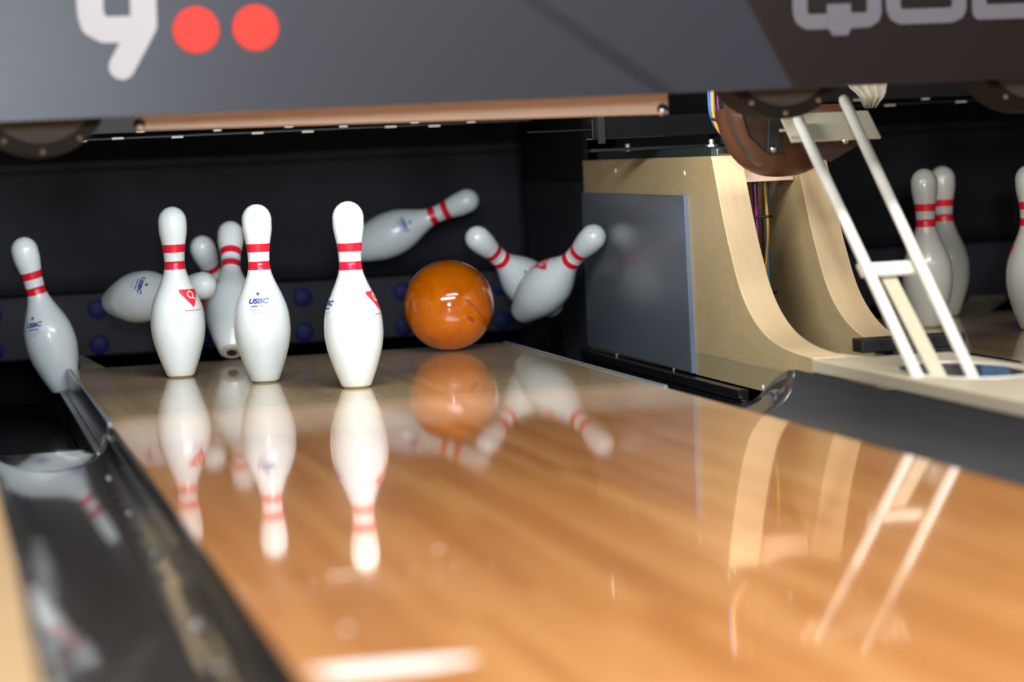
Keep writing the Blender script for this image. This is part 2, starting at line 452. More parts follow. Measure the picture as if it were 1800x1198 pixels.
# ------------------------------------------------------------------ kickback boards
prof = [(-.001, .434), (-.018, .40), (-.039, .358), (-.066, .305), (-.096, .253), (-.120, .218), (-.145, .183), (-.176, .150), (-.213, .122), (-.262, .096), (-.318, .076), (-.385, .062), (-.456, .0535), (-.53, .0495), (-.606, .047)]
def catmull(pts, n=4):
    out = []
    P = [pts[0]]+list(pts)+[pts[-1]]
    for i in range(1, len(P)-2):
        for k in range(n):
            t = k/n; a, b_, c, d = [Vector(p) for p in P[i-1:i+3]]
            v = .5*((2*b_)+(c-a)*t+(2*a-5*b_+4*c-d)*t*t+(3*b_-a-3*c+d)*t**3)
            out.append(tuple(v))
    out.append(tuple(pts[-1])); return out
def make_kick(x0, x1, label, plate=None, foot=-.606, group=None):
    root = empty('kickback_board', ((x0+x1)/2, .5, -.04), label, 'kickback board', group)
    L = root.location
    pr = [p for p in catmull(prof) if p[0] >= foot]
    b = B()
    side = pr+[(foot, -.037), (1.105, -.037), (1.105, .437), (-.001, .437)]
    prism(b, side, 0, x0, x1)
    place(obj('side_panel', b, M['ply'], root), L)
    b = B(); ribbon(b, pr[::-1], x0-.0004, x1+.0004, -.0035, axis=0)
    o = place(obj('curved_edge', b, M['ply_edge'], root, bevel=.0015), L); o['label'] = 'pale maple curved front edge'
    if plate:
        s = plate; xf = x0 if s < 0 else x1
        a, c = sorted((xf+s*.0005, xf+s*.009))
        b = B(); prism(b, [(.196, .354), (1.098, .357), (1.104, -.030), (.186, -.033)], 0, a, c)
        pl = place(obj('impact_plate', b, M['plate_grey'], root, bevel=.002), L); pl['label'] = 'smooth blue grey impact plate'
        b = B(); prism(b, [(.1855, .3545), (.1958, .3545), (.1858, -.0335), (.1765, -.0335)], 0, a-.0006, c+.0006)
        e = obj('plate_edge', b, M['plate_edge'], pl); e.data.transform(Matrix.Translation(-L))
        for (y, z) in [(.782, .410), (.199, .402), (.85, -.036), (.351, -.036), (-.294, -.029), (.45, .12)]:
            if (y, z) == (.45, .12): continue
            b = B(); lathe(b, [(.0001, .0025), (.004, .002), (.006, 0)], 12)
            o = obj('screw', b, M['white_metal'], root, smooth=True)
            o.location = Vector((xf+s*.0005, y, z))-L; o.rotation_euler = (0, s*PI/2, 0)
    return root
make_kick(.779, .845, 'pale plywood kickback board with blue grey plate on its side, nearest the orange lane', -1)
make_kick(.965, 1.030, 'second pale curved plywood kickback board, right of the cable gap', None, foot=-.44)
make_kick(-.845, -.779, 'plywood kickback board on the far left side of the lane', 1)
make_kick(-1.03, -.965, 'outer plywood kickback board beyond the left gutter', None, foot=-.50)
b = B(); box(b, .846, .964, .012, .034, .378, .436)
tag(obj('cross_piece', b, M['bar_wood'], None, bevel=.002), 'short pinkish wood crosspiece joining the tops of the two curved boards', 'wood block')
# black side panels of the pit
def side_panel(x0, x1, label):
    root = empty('pit_side_panel', ((x0+x1)/2, 1.4, 0), label, 'panel'); L = root.location
    s = -1 if x0 > 0 else 1
    b = B(); prism(b, [(1.107, -.135), (1.90, -.135), (1.90, .384), (1.107, .384)], 0, x0, x1)
    place(obj('lower_panel', b, M['cushion'], root), L)
    b = B(); prism(b, [(1.107, .385), (1.90, .385), (1.90, .70), (1.107, .70)], 0, x0+.004, x1+.004)
    place(obj('upper_panel', b, M['black_matte'], root), L)
    xf = x0 if s < 0 else x1
    for y, z in ((1.711, .355), (1.384, .358)):
        b = B(); lathe(b, [(.0001, .003), (.005, .002), (.007, 0)], 10)
        o = obj('screw', b, M['steel'], root, smooth=True); o.location = Vector((xf, y, z))-L; o.rotation_euler = (0, s*PI/2, 0)
    b = B(); tube(b, [(xf+s*.001, 1.47+.10*math.cos(a), -.045+.062*math.sin(a)) for a in [2*PI*k/24 for k in range(25)]], .003, 6, False)
    o = place(obj('hole_ring', b, M['black_gloss'], root, smooth=True), L)
    b = B(); prism(b, [(1.47+.10*math.cos(2*PI*k/24), -.045+.062*math.sin(2*PI*k/24)) for k in range(24)], 0, min(xf, xf+s*.0008), max(xf, xf+s*.0008))
    place(obj('hole_shade', b, M['black_matte'], root), L)  # flat black oval in place of the shaded hollow of a hole
side_panel(.779, .79, 'black panel with two screws behind the plywood board, right of the ball')
side_panel(-.79, -.779, 'black panel closing the far left side of the pit')

# ------------------------------------------------------------------ pits: curtain, cushion, floor
def make_pit(cx, hw, la, lb, lc):
    # cloth curtain with soft folds, hanging to z=.15
    b = B(); nx, nz = 60, 14; rows = []
    for j in range(nz+1):
        z = .150+(.915-.150)*j/nz; row = []
        for i in range(nx+1):
            x = -hw+2*hw*i/nx
            y = 1.752+.010*math.sin(x*9+z*3)+.006*math.sin(x*23+1.3)+.010*math.sin(z*14+x*2)
            xx = x
            if i == nx: xx = hw-.004+.006*math.sin(z*31)
            row.append(b.verts.new((cx+xx, y, z)))
        rows.append(row)
    for r1, r2 in zip(rows, rows[1:]):
        for i in range(nx): b.faces.new((r1[i], r1[i+1], r2[i+1], r2[i]))
    o = obj('pit_curtain', b, M['curtain'], None, smooth=True)
    so = o.modifiers.new('s', 'SOLIDIFY'); so.thickness = .006; so.offset = 1
    tag(o, la, 'curtain')
    root = empty('pit_cushion', (cx, 1.76, -.03), lb, 'cushion'); L = root.location
    b = B(); box(b, cx-hw, cx+hw, 1.738, 1.80, -.022, .145)
    place(obj('pad', b, M['cushion'], root, bevel=.006), L)
    for k in range(6):
        for z in (.102, .0075):
            x = cx-.69+k*.276
            b = B(); lathe(b, [(.0001, .008), (.012, .0072), (.023, .004), (.028, 0)], 24)
            o = obj('button', b, M['blue'], root, smooth=True); o['label'] = 'dark blue round button'
            o.location = Vector((x, 1.739, z))-L; o.rotation_euler = (PI/2, 0, 0)
    b = B(); box(b, cx-.555, cx+.555, .995, 1.95, -.19, -.155)
    tag(obj('pit_mat', b, M['black_matte'], None), lc, 'mat')
    b = B(); box(b, cx-.78, cx+.78, 1.93, 1.95, -.15, -.02)
make_pit(0, .776, 'black cloth curtain hanging behind the flying pins', 'black padded strip with blue buttons under the curtain behind the orange ball', 'black mat in the pit behind the pins and ball')
make_pit(LC, .765, 'black cloth curtain behind the standing pins at the right edge', 'dark padded strip under the curtain at the right edge', 'black mat in the neighbouring pit at the right edge')
# small pale planks at the back left corner of each deck
b = B(); prism(b, [(-.497, 1.16), (-.452, 1.012), (-.438, 1.02), (-.47, 1.56), (-.482, 1.57)], 2, -.022, -.006)
tag(obj('wood_plank', b, M['pale_wood'], None), 'thin pale wood strip behind the left corner of the deck beside the falling pin', 'plank')
b = B(); prism(b, [(1.722, 1.016), (1.779, .995), (2.144, 1.66), (2.057, 1.70)], 2, -.020, -.004)
tag(obj('wood_plank', b, M['pale_wood'], None), 'pale flat plank on the pit floor behind the right hand pins', 'plank')

# ------------------------------------------------------------------ caps between lanes
# ball return cap with oval hole
def cap_mesh():
    b = B()
    ox, oy = .902, -1.03
    outer = [(.772, -.612), (.846, -.612), (.850, -.530), (.860, -.525), (.868, -.60), (.880, -.650), (.937, -.652), (1.03, -.655), (1.03, -.75), (1.03, -1.0), (1.03, -1.4), (1.03, -1.9), (.97, -1.9), (.90, -1.9), (.83, -1.9), (.772, -1.9), (.772, -1.6), (.772, -1.3), (.772, -1.1), (.772, -.95), (.772, -.80), (.772, -.70)]
    def inner(p):
        a = math.atan2((p[1]-oy)/1.9, p[0]-ox)
        return (ox+.096*math.cos(a), oy+.185*math.sin(a))
    # refine outer
    pts = []
    for i, p in enumerate(outer):
        q_ = outer[(i+1) % len(outer)]
        for k in range(3): pts.append((p[0]+(q_[0]-p[0])*k/3, p[1]+(q_[1]-p[1])*k/3))
    n = len(pts)
    ins = [inner(p) for p in pts]
    rt = [b.verts.new((*p, .050)) for p in pts]; rb = [b.verts.new((*p, .024)) for p in pts]
    it = [b.verts.new((*p, .050)) for p in ins]; ib = [b.verts.new((*p, .024)) for p in ins]
    for i in range(n):
        j = (i+1) % n
        b.faces.new((rt[i], rt[j], it[j], it[i])); b.faces.new((rb[i], ib[i], ib[j], rb[j]))
        b.faces.new((rt[i], rb[i], rb[j], rt[j])); b.faces.new((it[i], it[j], ib[j], ib[i]))
    return b, ins
root = empty('ball_return_cap', (.9, -1.2, .024), 'cream cap board with oval hole between the two lanes, where the white rods stand', 'cap board'); L = root.location
b, ins = cap_mesh()
place(obj('cap_board', b, M['cap'], root, bevel=.004), L)
b = B(); box(b, .778, 1.026, -1.9, -.62, -.30, .0235)
# hollow well below the hole: walls only
b.free(); b = B()
def wellrow(z, k=.985): return [b.verts.new((.902+(x-.902)*k, -1.03+(y+1.03)*k, z)) for x, y in ins]
A_, B_ = wellrow(.0485), wellrow(-.10); n = len(ins)
for i in range(n): b.faces.new((A_[i], A_[(i+1) % n], B_[(i+1) % n], B_[i]))
b.faces.new(B_)
M['well'] = mat('well_lining', (.085, .07, .075), .35)
o = place(obj('hole_lining', b, M['well'], root, smooth=True), L)
for nm, m_, z_, r_ in (('hole_rim', M['rod'], .049, .003),):
    b = B(); tube(b, [(x, y, z_) for x, y in ins+[ins[0]]], r_, 8, False)
    place(obj(nm, b, m_, root, smooth=True), L)
b = B(); box(b, .779, 1.023, -6.2, -1.90, -.1, .024); box(b, .772, 1.03, -6.2, -1.901, .0245, .05)
tag(obj('divider_cap', b, M['cap'], None, bevel=.003), 'cream divider board running toward the camera beyond the right gutter', 'cap board')
b = B(); box(b, -1.03, -.780, -6.2, -.62, -.12, .0245); box(b, -1.03, -.757, -6.2, -.62, .025, .034)
tag(obj('divider_cap', b, M['wood_cap'], None, bevel=.003), 'blurred tan wooden divider cap at the bottom left corner', 'cap board')
b = B(); box(b, .915, 1.13, -.50, -.445, .044, .0705); box(b, .98, 1.13, -.50, -.445, .02, .044)
tag(obj('stop_block', b, M['black'], None, bevel=.002), 'black block at the foot of the second curved board behind the cream cap', 'block')

# ------------------------------------------------------------------ white rods and their frame
root = empty('rod_frame', (.845, -1.1, .04), 'leaning white two-rod frame with crossbar standing in the oval hole', 'rod frame'); L = root.location
def rod(a, b_, r):
    b = B(); d = (Vector(b_)-Vector(a)).normalized()
    pts = [Vector(a), Vector(a)+d*.003]; n = 2
    pts = [Vector(a)]+[Vector(b_)-d*r*1.0, Vector(b_)-d*r*.45, Vector(b_)-d*r*.1]
    tube(b, pts, [r, r, r*.86, r*.45], 16)
    return place(obj('rod', b, M['rod'], root, smooth=True), L)
rod((.797, -1.125, .022), (.797, -.512, .506), .0105)
rod((.893, -1.125, .022), (.893, -.506, .540), .0105)
def slab(name, p, q_, wdt, thick, m, parent, L):
    """flat bar from p to q_, width along x, thickness normal"""
    p, q_ = Vector(p), Vector(q_); d = (q_-p).normalized(); xx = Vector((1, 0, 0)); nn = xx.cross(d).normalized()
    b = B(); vs = []
    for c in (p, q_):
        for sx in (-1, 1):
            for sn in (-1, 1): vs.append(b.verts.new(c+xx*sx*wdt/2+nn*sn*thick/2))
    for f in ((0, 1, 3, 2), (4, 6, 7, 5), (0, 4, 5, 1), (2, 3, 7, 6), (0, 2, 6, 4), (1, 5, 7, 3)): b.faces.new([vs[i] for i in f])
    return place(obj(name, b, m, parent, bevel=.001), L)
slab('middle_slat', (.851, -1.100, .006), (.844, -.835, .214), .028, .008, M['slat'], root, L)
dv = Vector((0, .613, .484)).normalized()
slab('crossbar', Vector((.846, -.862, .213))-dv*.0, Vector((.846, -.862, .213))+dv*.032, .118, .008, M['rod'], root, L)
slab('top_plate', (.864, -.542, .458), (.864, -.475, .511), .180, .004, M['slat'], root, L)
b = B(); box(b, .752, .777, -.548, -.540, .479, .483); place(obj('bracket_pin', b, M['slat'], root), L)

b = B(); aa = [math.radians(-4+i*3.2) for i in range(13)]
A_ = [b.verts.new((.902+.0935*math.cos(a), -1.03+.180*math.sin(a), .046)) for a in aa]; B_ = [b.verts.new((.902+.0935*math.cos(a), -1.03+.180*math.sin(a), -.03)) for a in aa]
for i in range(12): b.faces.new((A_[i], A_[i+1], B_[i+1], B_[i]))
capr = [o for o in bpy.data.objects if o.name == 'ball_return_cap'][0]
o = place(obj('blue_insert', b, M['insert_blue'], capr, smooth=True), capr.location); o['label'] = 'bluish lining at the right side of the hole'
so = o.modifiers.new('s', 'SOLIDIFY'); so.thickness = .001
# white rag
b = B(); rows = []
for j in range(7):
    t = j/6; z = .585-.062*t; wd = .085*(1-t)+.022
    row = []
    for i in range(13):
        u_ = i/12-.5
        row.append(b.verts.new((1.062+u_*wd+.004*t, -.2+.008*math.sin(i*2.1)+.01*math.sin(j*1.3), z-.004*abs(math.sin(i*1.9)))))
    rows.append(row)
for r1, r2 in zip(rows, rows[1:]):
    for i in range(12): b.faces.new((r1[i], r1[i+1], r2[i+1], r2[i]))
o = obj('rag', b, M['cloth_white'], None, smooth=True); so = o.modifiers.new('s', 'SOLIDIFY'); so.thickness = .003
tag(o, 'crumpled off-white cloth hanging under the sign beside the top of the right rod', 'cloth')

# ------------------------------------------------------------------ round covers
def cover(x, z, label):
    root = empty('round_cover', (x, -.8, z), label, 'round cover', None)
    R_ = .118
    b = B(); lathe(b, [(.0001, -.006), (.094, -.006), (.096, 0), (.096, .02)], 48, 'y'); obj('face_plate', b, M['disc'], root, smooth=False)
    b = B(); lathe(b, [(.0965, .012), (.0965, -.002), (R_-.003, -.002), (R_, .002), (R_, .10), (.10, .11), (.0001, .11)], 48, 'y')
    obj('rim', b, M['disc_rim'], root, smooth=False)
    for k in range(10):
        a = math.radians(-90+k*36)
        b = B(); lathe(b, [(.0001, -.005), (.003, -.0045), (.0055, 0)], 10, 'y')
        o = obj('screw', b, M['brass'], root, smooth=True); o.location = (.107*math.cos(a), -.002, .107*math.sin(a))
cover(-.637, .609, 'round brown cover with screws poking below the sign at the left edge')
cover(.677, .618, 'round brown cover with screws below the sign above the curved boards')
cover(1.163, .609, 'round brown cover below the sign in the upper right corner')

# brown guard bowl below the cover
root = empty('brown_guard', (.865, -.22, .40), 'brown leathery bowl-shaped guard hanging above the curved boards', 'guard'); L = root.location
cx, cy, cz = .862, -.21, .535
b = B(); rows = []
for j in range(0, 13):
    ph = math.radians(-88+j*7.2)
    row = []
    for i in range(0, 33):
        th = math.radians(-200+i*(255/32))
        rr = math.cos(ph)**.8 if math.cos(ph) > 0 else 0
        k = 1+.05*math.sin(3*th+1)
        row.append(b.verts.new((cx+.132*rr*math.cos(th)*k, cy+.085*rr*math.sin(th)*k, cz+.146*math.sin(ph))))
    rows.append(row)
for r1, r2 in zip(rows, rows[1:]):
    for i in range(32): b.faces.new((r1[i], r1[i+1], r2[i+1], r2[i]))
o = place(obj('shell', b, M['brown'], root, smooth=True), L); so = o.modifiers.new('s', 'SOLIDIFY'); so.thickness = .004
b = B(); pts = []
for i in range(19):
    a = math.radians(176+i*3.4)
    pts.append((cx-.002+.139*math.cos(a), cz+.02+.165*math.sin(a)*1.0))
ribbon(b, pts, -.335, -.302, .005); o = place(obj('strap', b, M['strap'], root), L); o['label'] = 'tan curved strap'
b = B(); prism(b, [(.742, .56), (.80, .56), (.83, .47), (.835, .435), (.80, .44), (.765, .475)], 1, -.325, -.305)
o = place(obj('inner_shadow_plate', b, M['brown_dark'], root), L); o.name = 'inner_shade_plate'  # dark sheet for the bowl's shaded inside, shade put into its colour
b = B(); prism(b, [(.800, .56), (.835, .56), (.815, .445), (.806, .436), (.790, .440)], 1, -.345, -.336)
place(obj('hanger_bracket', b, M['black'], root, bevel=.002), L)
b = B(); prism(b, [(.86, .50), (1.0, .50), (.992, .447), (.93, .415), (.87, .44)], 1, -.322, -.312)
place(obj('side_flap', b, M['brown_dark'], root, bevel=.002), L)
for x, z in ((.803, .446), (.962, .455)):
    b = B(); lathe(b, [(.0001, -.006), (.005, -.005), (.008, 0), (.008, .004)], 12, 'y')
    o = place(obj('bolt', b, M['steel'], root, smooth=True), (0, 0, 0)); o.location = Vector((x, -.345 if x < .9 else -.322, z))-L

# cables
def cable(pts, r, m, label, grp='cables beside the curved boards'):
    b = B(); P_ = []
    pp = [Vector(p) for p in pts]
    Q_ = [pp[0]]+pp+[pp[-1]]
    for i in range(1, len(Q_)-2):
        for k in range(8):
            t = k/8; a, b_, c, d = Q_[i-1:i+3]
            P_.append(.5*((2*b_)+(c-a)*t+(2*a-5*b_+4*c-d)*t*t+(3*b_-a-3*c+d)*t**3))
    P_.append(pp[-1])
    tube(b, P_, r, 8); tag(obj('cable', b, m, None, smooth=True), label, 'cable', grp)
g1 = 'cables looping down beside the brown guard'
Y = -.02
for k, (m_, dx, nm) in enumerate((('cable_b', 0, 'blue cable, outermost of the bundle left of the brown guard'), ('cable_w', .005, 'white cable in the bundle left of the brown guard'), ('cable_p', .018, 'purple cable in the bundle left of the brown guard'), ('cable_t', .010, 'dark teal cable in the bundle left of the brown guard'))):
    cable([(.776+dx, Y, .62), (.774+dx, Y, .567), (.776+dx, Y-.002*k, .525), (.790+dx*.9, Y-.002*k, .492), (.815+dx*.6, Y, .466)], .0035, M[m_], nm, g1)
cable([(.780, Y-.012, .60), (.778, Y-.012, .53), (.784, Y-.012, .500), (.800, Y-.012, .478), (.822, Y-.012, .462)], .0036, M['cable_y'], 'bright yellow cable sagging left of the brown guard', g1)
b = B(); tube(b, [(.772, -.035, .515), (.782, -.038, .512), (.796, -.035, .514)], .003, 8); tag(obj('cable_tie', b, M['black'], None), 'black tie around the cable bundle left of the guard', 'cable tie')
g2 = 'cables in the gap between the curved boards'
cable([(.905, .10, .43), (.905, .10, .37), (.906, .10, .28), (.906, .10, .18), (.904, .10, .02)], .0065, M['cable_p'], 'thick glossy purple cable in the gap between the two curved boards', g2)
cable([(.925, .09, .43), (.924, .09, .37), (.927, .09, .27), (.918, .09, .18), (.912, .09, .02)], .0034, M['cable_y'], 'yellow cable in the gap between the two curved boards', g2)
cable([(.935, .12, .43), (.936, .12, .35), (.934, .12, .20), (.933, .12, .02)], .0075, M['cable_t'], 'dark teal cable in the gap between the two curved boards', g2)
b = B(); tube(b, [(.897, .085, .300), (.925, .082, .302), (.945, .11, .301)], .0022, 8); tag(obj('cable_tie', b, M['black'], None), 'upper black tie around the cables in the gap', 'cable tie')
b = B(); tube(b, [(.905, .085, .135), (.925, .082, .136), (.948, .11, .136)], .0022, 8); tag(obj('cable_tie', b, M['black'], None), 'lower black tie around the cables in the gap', 'cable tie')

# ------------------------------------------------------------------ machine parts under the sign
root = empty('machine_beam', (.75, .3, .437), 'black steel beam with bolts on top of the plywood board', 'machine beam'); L = root.location
b = B(); box(b, .60, .90, .30, .36, .484, .532); place(obj('beam', b, M['black_gloss'], root, bevel=.003), L)
b = B(); box(b, .612, .628, .292, .30, .475, .54); box(b, .89, .915, .285, .37, .462, .58); place(obj('end_bracket', b, M['black'], root), L)
b = B(); prism(b, [(.02, .4375), (.98, .4375), (.98, .456), (.02, .456)], 0, .786, .842); o = place(obj('rail_channel', b, M['green'], root), L); o['label'] = 'dark green channel on the board top'
b = B(); box(b, .46, .60, .325, .333, .505, .509); place(obj('shaft', b, M['black_gloss'], root), L)
b = B(); box(b, .62, .89, .40, .46, .457, .464); place(obj('lower_rail', b, M['black'], root), L)
for x, y in ((.815, .80), (.812, .10)):
    b = B(); lathe(b, [(.0001, .016), (.008, .016), (.008, .006), (.017, .005), (.017, 0)], 6 if False else 16)
    o = obj('bolt', b, M['steel'], root); o.location = Vector((x, y, .4565))-L
b = B(); box(b, .792, .84, .0, .06, .438, .452); o = place(obj('end_clip', b, M['steel'], root, bevel=.002), L)

def machine(cx, label, label2, with_links=True):
    root = empty('pinsetter_rail', (cx, .99, .55), label, 'machine rail'); L = root.location
    b = B(); box(b, cx-.60, cx+.62, .985, 1.02, .556, .60); box(b, cx-.60, cx+.62, 1.02, 1.30, .575, .60)
    place(obj('rail_bar', b, M['black'], root), L)
    b = B(); box(b, cx-.60, cx+.62, .975, .984, .541, .5445); place(obj('lower_lip', b, M['black'], root), L)
    if with_links:
        xs = [(-.47, .551), (-.387, .553), (-.333, .567), (-.246, .550), (-.150, .562), (-.054, .551), (.022, .563), (.067, .549), (.154, .558), (.27, .552), (.33, .560), (.378, .549), (.47, .555)]
        for i, (x, z) in enumerate(xs):
            b = B(); sx = .014 if i % 2 else .010; z -= .010
            box(b, -sx, sx, 0, .012, -.0026, .0026)
            o = obj('link_plate', b, M['white_metal'], root, bevel=.001); o.location = Vector((cx+x, .970, z))-L
    b = B(); box(b, cx-.77, cx+.77, -.55, 2.4, .92, 1.1)  # unseen machine body, added to stop ceiling light coming over the sign
    o = obj('added_unseen_housing', b, M['black_matte'], None); tag(o, label2, 'machine housing')
machine(0, 'black pinsetter rail with small white link plates under the sign above the flying pins', 'black underside of the pinsetter above the lane')
machine(LC, 'black pinsetter rail under the sign at the upper right', 'black underside of the neighbouring pinsetter')
b = B(); box(b, .772, 1.028, -.4, 2.4, .921, 1.099); tag(obj('housing_bridge', b, M['black_matte'], None), 'black cover between the two pinsetters', 'machine housing')

# wooden bar under the sign (sweep board)
root = empty('sweep_bar', (0, -.73, .54), 'pale pinkish wood sweep bar running just below the sign', 'sweep bar'); L = root.location
b = B(); prism(b, [(-.476, .532), (.477, .519), (.477, .60), (-.476, .60)], 1, -.742, -.722); place(obj('bar', b, M['bar_wood'], root, bevel=.002), L)
for x in (-.468, .465):
    b = B(); lathe(b, [(.0001, -.008), (.007, -.007), (.011, -.003), (.011, .001)], 14, 'y'); o = obj('end_bolt', b, M['steel'], root, smooth=True)
    o.location = Vector((x, -.742, .540 if x < 0 else .527))-L
b = B()
for x in (-.478, .452): box(b, x, x+.03, -.7215, -.7095, .56, .92)
place(obj('hanger', b, M['black'], root), L)

# ------------------------------------------------------------------ masking sign
SX0, SX1, SZ0, SZ1 = -2.2, 2.9, .550, .93
root = empty('masking_sign', (0, -1, .55), 'wide dark grey sign across the top with 9, two red dots and large letters', 'sign'); L = root.location
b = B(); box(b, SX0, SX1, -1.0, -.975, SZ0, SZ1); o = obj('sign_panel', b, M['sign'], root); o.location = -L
b = B(); box(b, SX0, SX1, -.974, -.955, SZ0+.006, SZ0+.02); box(b, SX0, SX1, -.974, -.90, SZ1-.02, SZ1)
place(obj('back_rail', b, M['black'], root), L)
def stroke(name, pts, wd, m, parent, L, closed=False, y=-1.0022):
    b = B(); P_ = [Vector((p[0], p[1])) for p in pts]
    if closed: P_.append(P_[0])
    h = wd/2; yy = y
    for a, c in zip(P_, P_[1:]):
        d = (c-a).normalized(); nrm = Vector((-d.y, d.x))*h
        q4 = [a+nrm, c+nrm, c-nrm, a-nrm]
        prism(b, [tuple(v_) for v_ in q4], 1, yy, -1.0001)
        yy -= .00004
    for p in P_:
        prism(b, [(p.x+h*math.cos(2*PI*k/20), p.y+h*math.sin(2*PI*k/20)) for k in range(20)], 1, yy, -1.0001)
        yy -= .00004
    return place(obj(name, b, m, parent), L)
o = stroke('number_nine', [(-.477, .690), (-.535, .690), (-.552, .700), (-.556, .716), (-.556, .784), (-.548, .797), (-.532, .802), (-.490, .802), (-.476, .796), (-.470, .782), (-.472, .695), (-.511, .630)], .042, M['sign_white'], root, L)
o['label'] = 'white digit 9'
for x in (-.388, -.291):
    b = B(); lathe(b, [(.0001, -.003), (.036, -.003), (.038, 0)], 40, 'y')
    o = obj('indicator_lamp', b, M['red_lamp'], root); o.location = Vector((x, -1.0, .685))-L; o['label'] = 'glowing red round lamp'
TW = .026
TOP = .772
stroke('letter_q', [(.643, TOP-.012), (.643, .676), (.646, .667), (.656, .661), (.764, .661), (.774, .667), (.777, .676), (.777, TOP-.012), (.764, TOP), (.656, TOP)], TW, M['sign_grey'], root, L, True)
b = B(); prism(b, [(.691, .690), (.734, .690), (.734, .650), (.727, .636), (.700, .636), (.691, .650)], 1, -1.0035, -1.0001)
place(obj('letter_q_tail', b, M['sign_grey'], root), L)
stroke('letter_u', [(.812, TOP), (.812, .678), (.816, .669), (.826, .664), (.918, .664), (.929, .669), (.933, .678), (.933, TOP)], TW, M['sign_grey'], root, L)
stroke('letter_b', [(.970, .667), (1.085, .667), (1.098, .676), (1.098, .706), (1.088, .718), (.975, .718), (1.082, .718), (1.092, .730), (1.092, TOP-.01), (1.082, TOP), (.970, TOP)], TW, M['sign_grey'], root, L, True)

# pin deck lamp fixtures behind the sign
for cx, lb in ((0, 'fluorescent pin deck lamp hidden behind the sign above the orange lane'), (LC, 'fluorescent pin deck lamp hidden behind the sign above the neighbouring lane')):
    root = empty('pin_deck_lamp', (cx, -.662, .715), lb, 'lamp')
    b = B(); box(b, -.5, .5, -.045, .0, -.045, .06); obj('lamp_housing', b, M['black'], root, bevel=.004)
# ceiling fixtures
for loc, sx, sy in (((.2, -3.3, 2.80), 2.7, .6), ((-.3, -5.6, 2.80), 3.7, .7)):
    root = empty('ceiling_fixture', loc, 'long ceiling light fixture over the lanes, nearer the pins' if loc[1] > -4 else 'long ceiling light fixture over the approach', 'lamp')
    b = B(); box(b, -sx/2, sx/2, -sy/2, sy/2, .0, .06); obj('fixture_housing', b, M['black'], root)
    b = B(); box(b, -.01, .01, -.01, .01, .06, .5); obj('hanger_rod', b, M['black'], root)

# ------------------------------------------------------------------ pins
IN = .0254
prof_in = [(0, 1.015), (.03, 1.05), (.75, 1.414), (1.5, 1.71), (2.25, 1.953), (3.375, 2.2555), (4.5, 2.383), (5.2, 2.36), (5.875, 2.2815), (7.25, 1.8515), (8.0, 1.51), (8.625, 1.236), (9.375, .9825), (10, .8985), (10.875, .935), (11.75, 1.047), (12.625, 1.203), (13.1, 1.258), (13.5, 1.2735)]
import numpy as np
_z = np.array([p[0] for p in prof_in]); _r = np.array([p[1] for p in prof_in])
_h = np.diff(_z); _d = np.diff(_r)/_h
_m = np.zeros(len(_z)); _m[0] = _d[0]; _m[-1] = 0
for i in range(1, len(_z)-1):
    _m[i] = 0 if _d[i-1]*_d[i] <= 0 else (_h[i-1]+_h[i])/(_h[i-1]/_d[i]+_h[i]/_d[i-1])
def pin_r(z):
    zi = z/IN
    if zi >= 13.5:
        t = (zi-13.5)/1.5
        if t >= 1: return 0.
        return IN*1.2735*math.sqrt(max(0, 1-t*t)) if zi > 13.7265 and False else IN*1.2735*math.sqrt(max(0, 1-t**2.25))
    i = min(len(_z)-2, max(0, int(np.searchsorted(_z, zi))-1))
    h = _h[i]; t = (zi-_z[i])/h
    return IN*float((2*t**3-3*t*t+1)*_r[i]+(t**3-2*t*t+t)*h*_m[i]+(-2*t**3+3*t*t)*_r[i+1]+(t**3-t*t)*h*_m[i+1])
BANDS = ((9.50, 10.20), (10.98, 11.68))
zs = sorted(set([.17]+[.3+i*.3 for i in range(43)]+[v_ for p in BANDS for v_ in p]+[13.5+1.5*math.sin(math.radians(a)) for a in (12, 24, 36, 48, 58, 67, 75, 82, 87)]+[15.0]))
zs = [z for z in zs if z > 13.5 or True]
def build_pin(label, group=None):
    root = empty('bowling_pin', (0, 0, 0), label, 'bowling pin', group)
    b = B(); ring = [(pin_r(z*IN), z*IN) for z in zs]
    fs = lathe(b, ring, 56)
    for f in b.faces:
        z = f.calc_center_median().z/IN
        f.material_index = 1 if any(a < z < c for a, c in BANDS) else 0
        f.smooth = True
    obj('pin_body', b, [M['pin'], M['pin_red']], root, smooth=True)
    b = B(); r0 = pin_r(0.0)
    lathe(b, [(.0095, .012), (.0095, .0012), (.0115, 0), (r0-.002, 0), (r0, .0012), (pin_r(.17*IN)+.0001, .17*IN), (.012, .17*IN)], 48)
    o = obj('base_ring', b, M['pin_base'], root, smooth=True); o.modifiers.new('e', 'EDGE_SPLIT').split_angle = math.radians(35)
    b = B(); lathe(b, [(.0001, .006), (.015, .006), (.017, -.0003), (.0150, -.0004), (.0095, .0)], 32)
    b.free()
    b = B(); lathe(b, [(.0125, -.0006), (.0001, -.0006)], 32); lathe(b, [(.0125, -.0006), (.0125, .004)], 32)
    obj('base_hole', b, M['black'], root)
    return root
def wrap(me, z0, a0, off):
    """bend flat mesh (u right, v up, metres) onto the pin surface"""
    for v_ in me.vertices:
        u_, vv = v_.co.x, v_.co.y
        z = z0+vv; r = pin_r(z)+off
        a = a0+u_/max(r, .01)
        v_.co = (r*math.cos(a), r*math.sin(a), z)
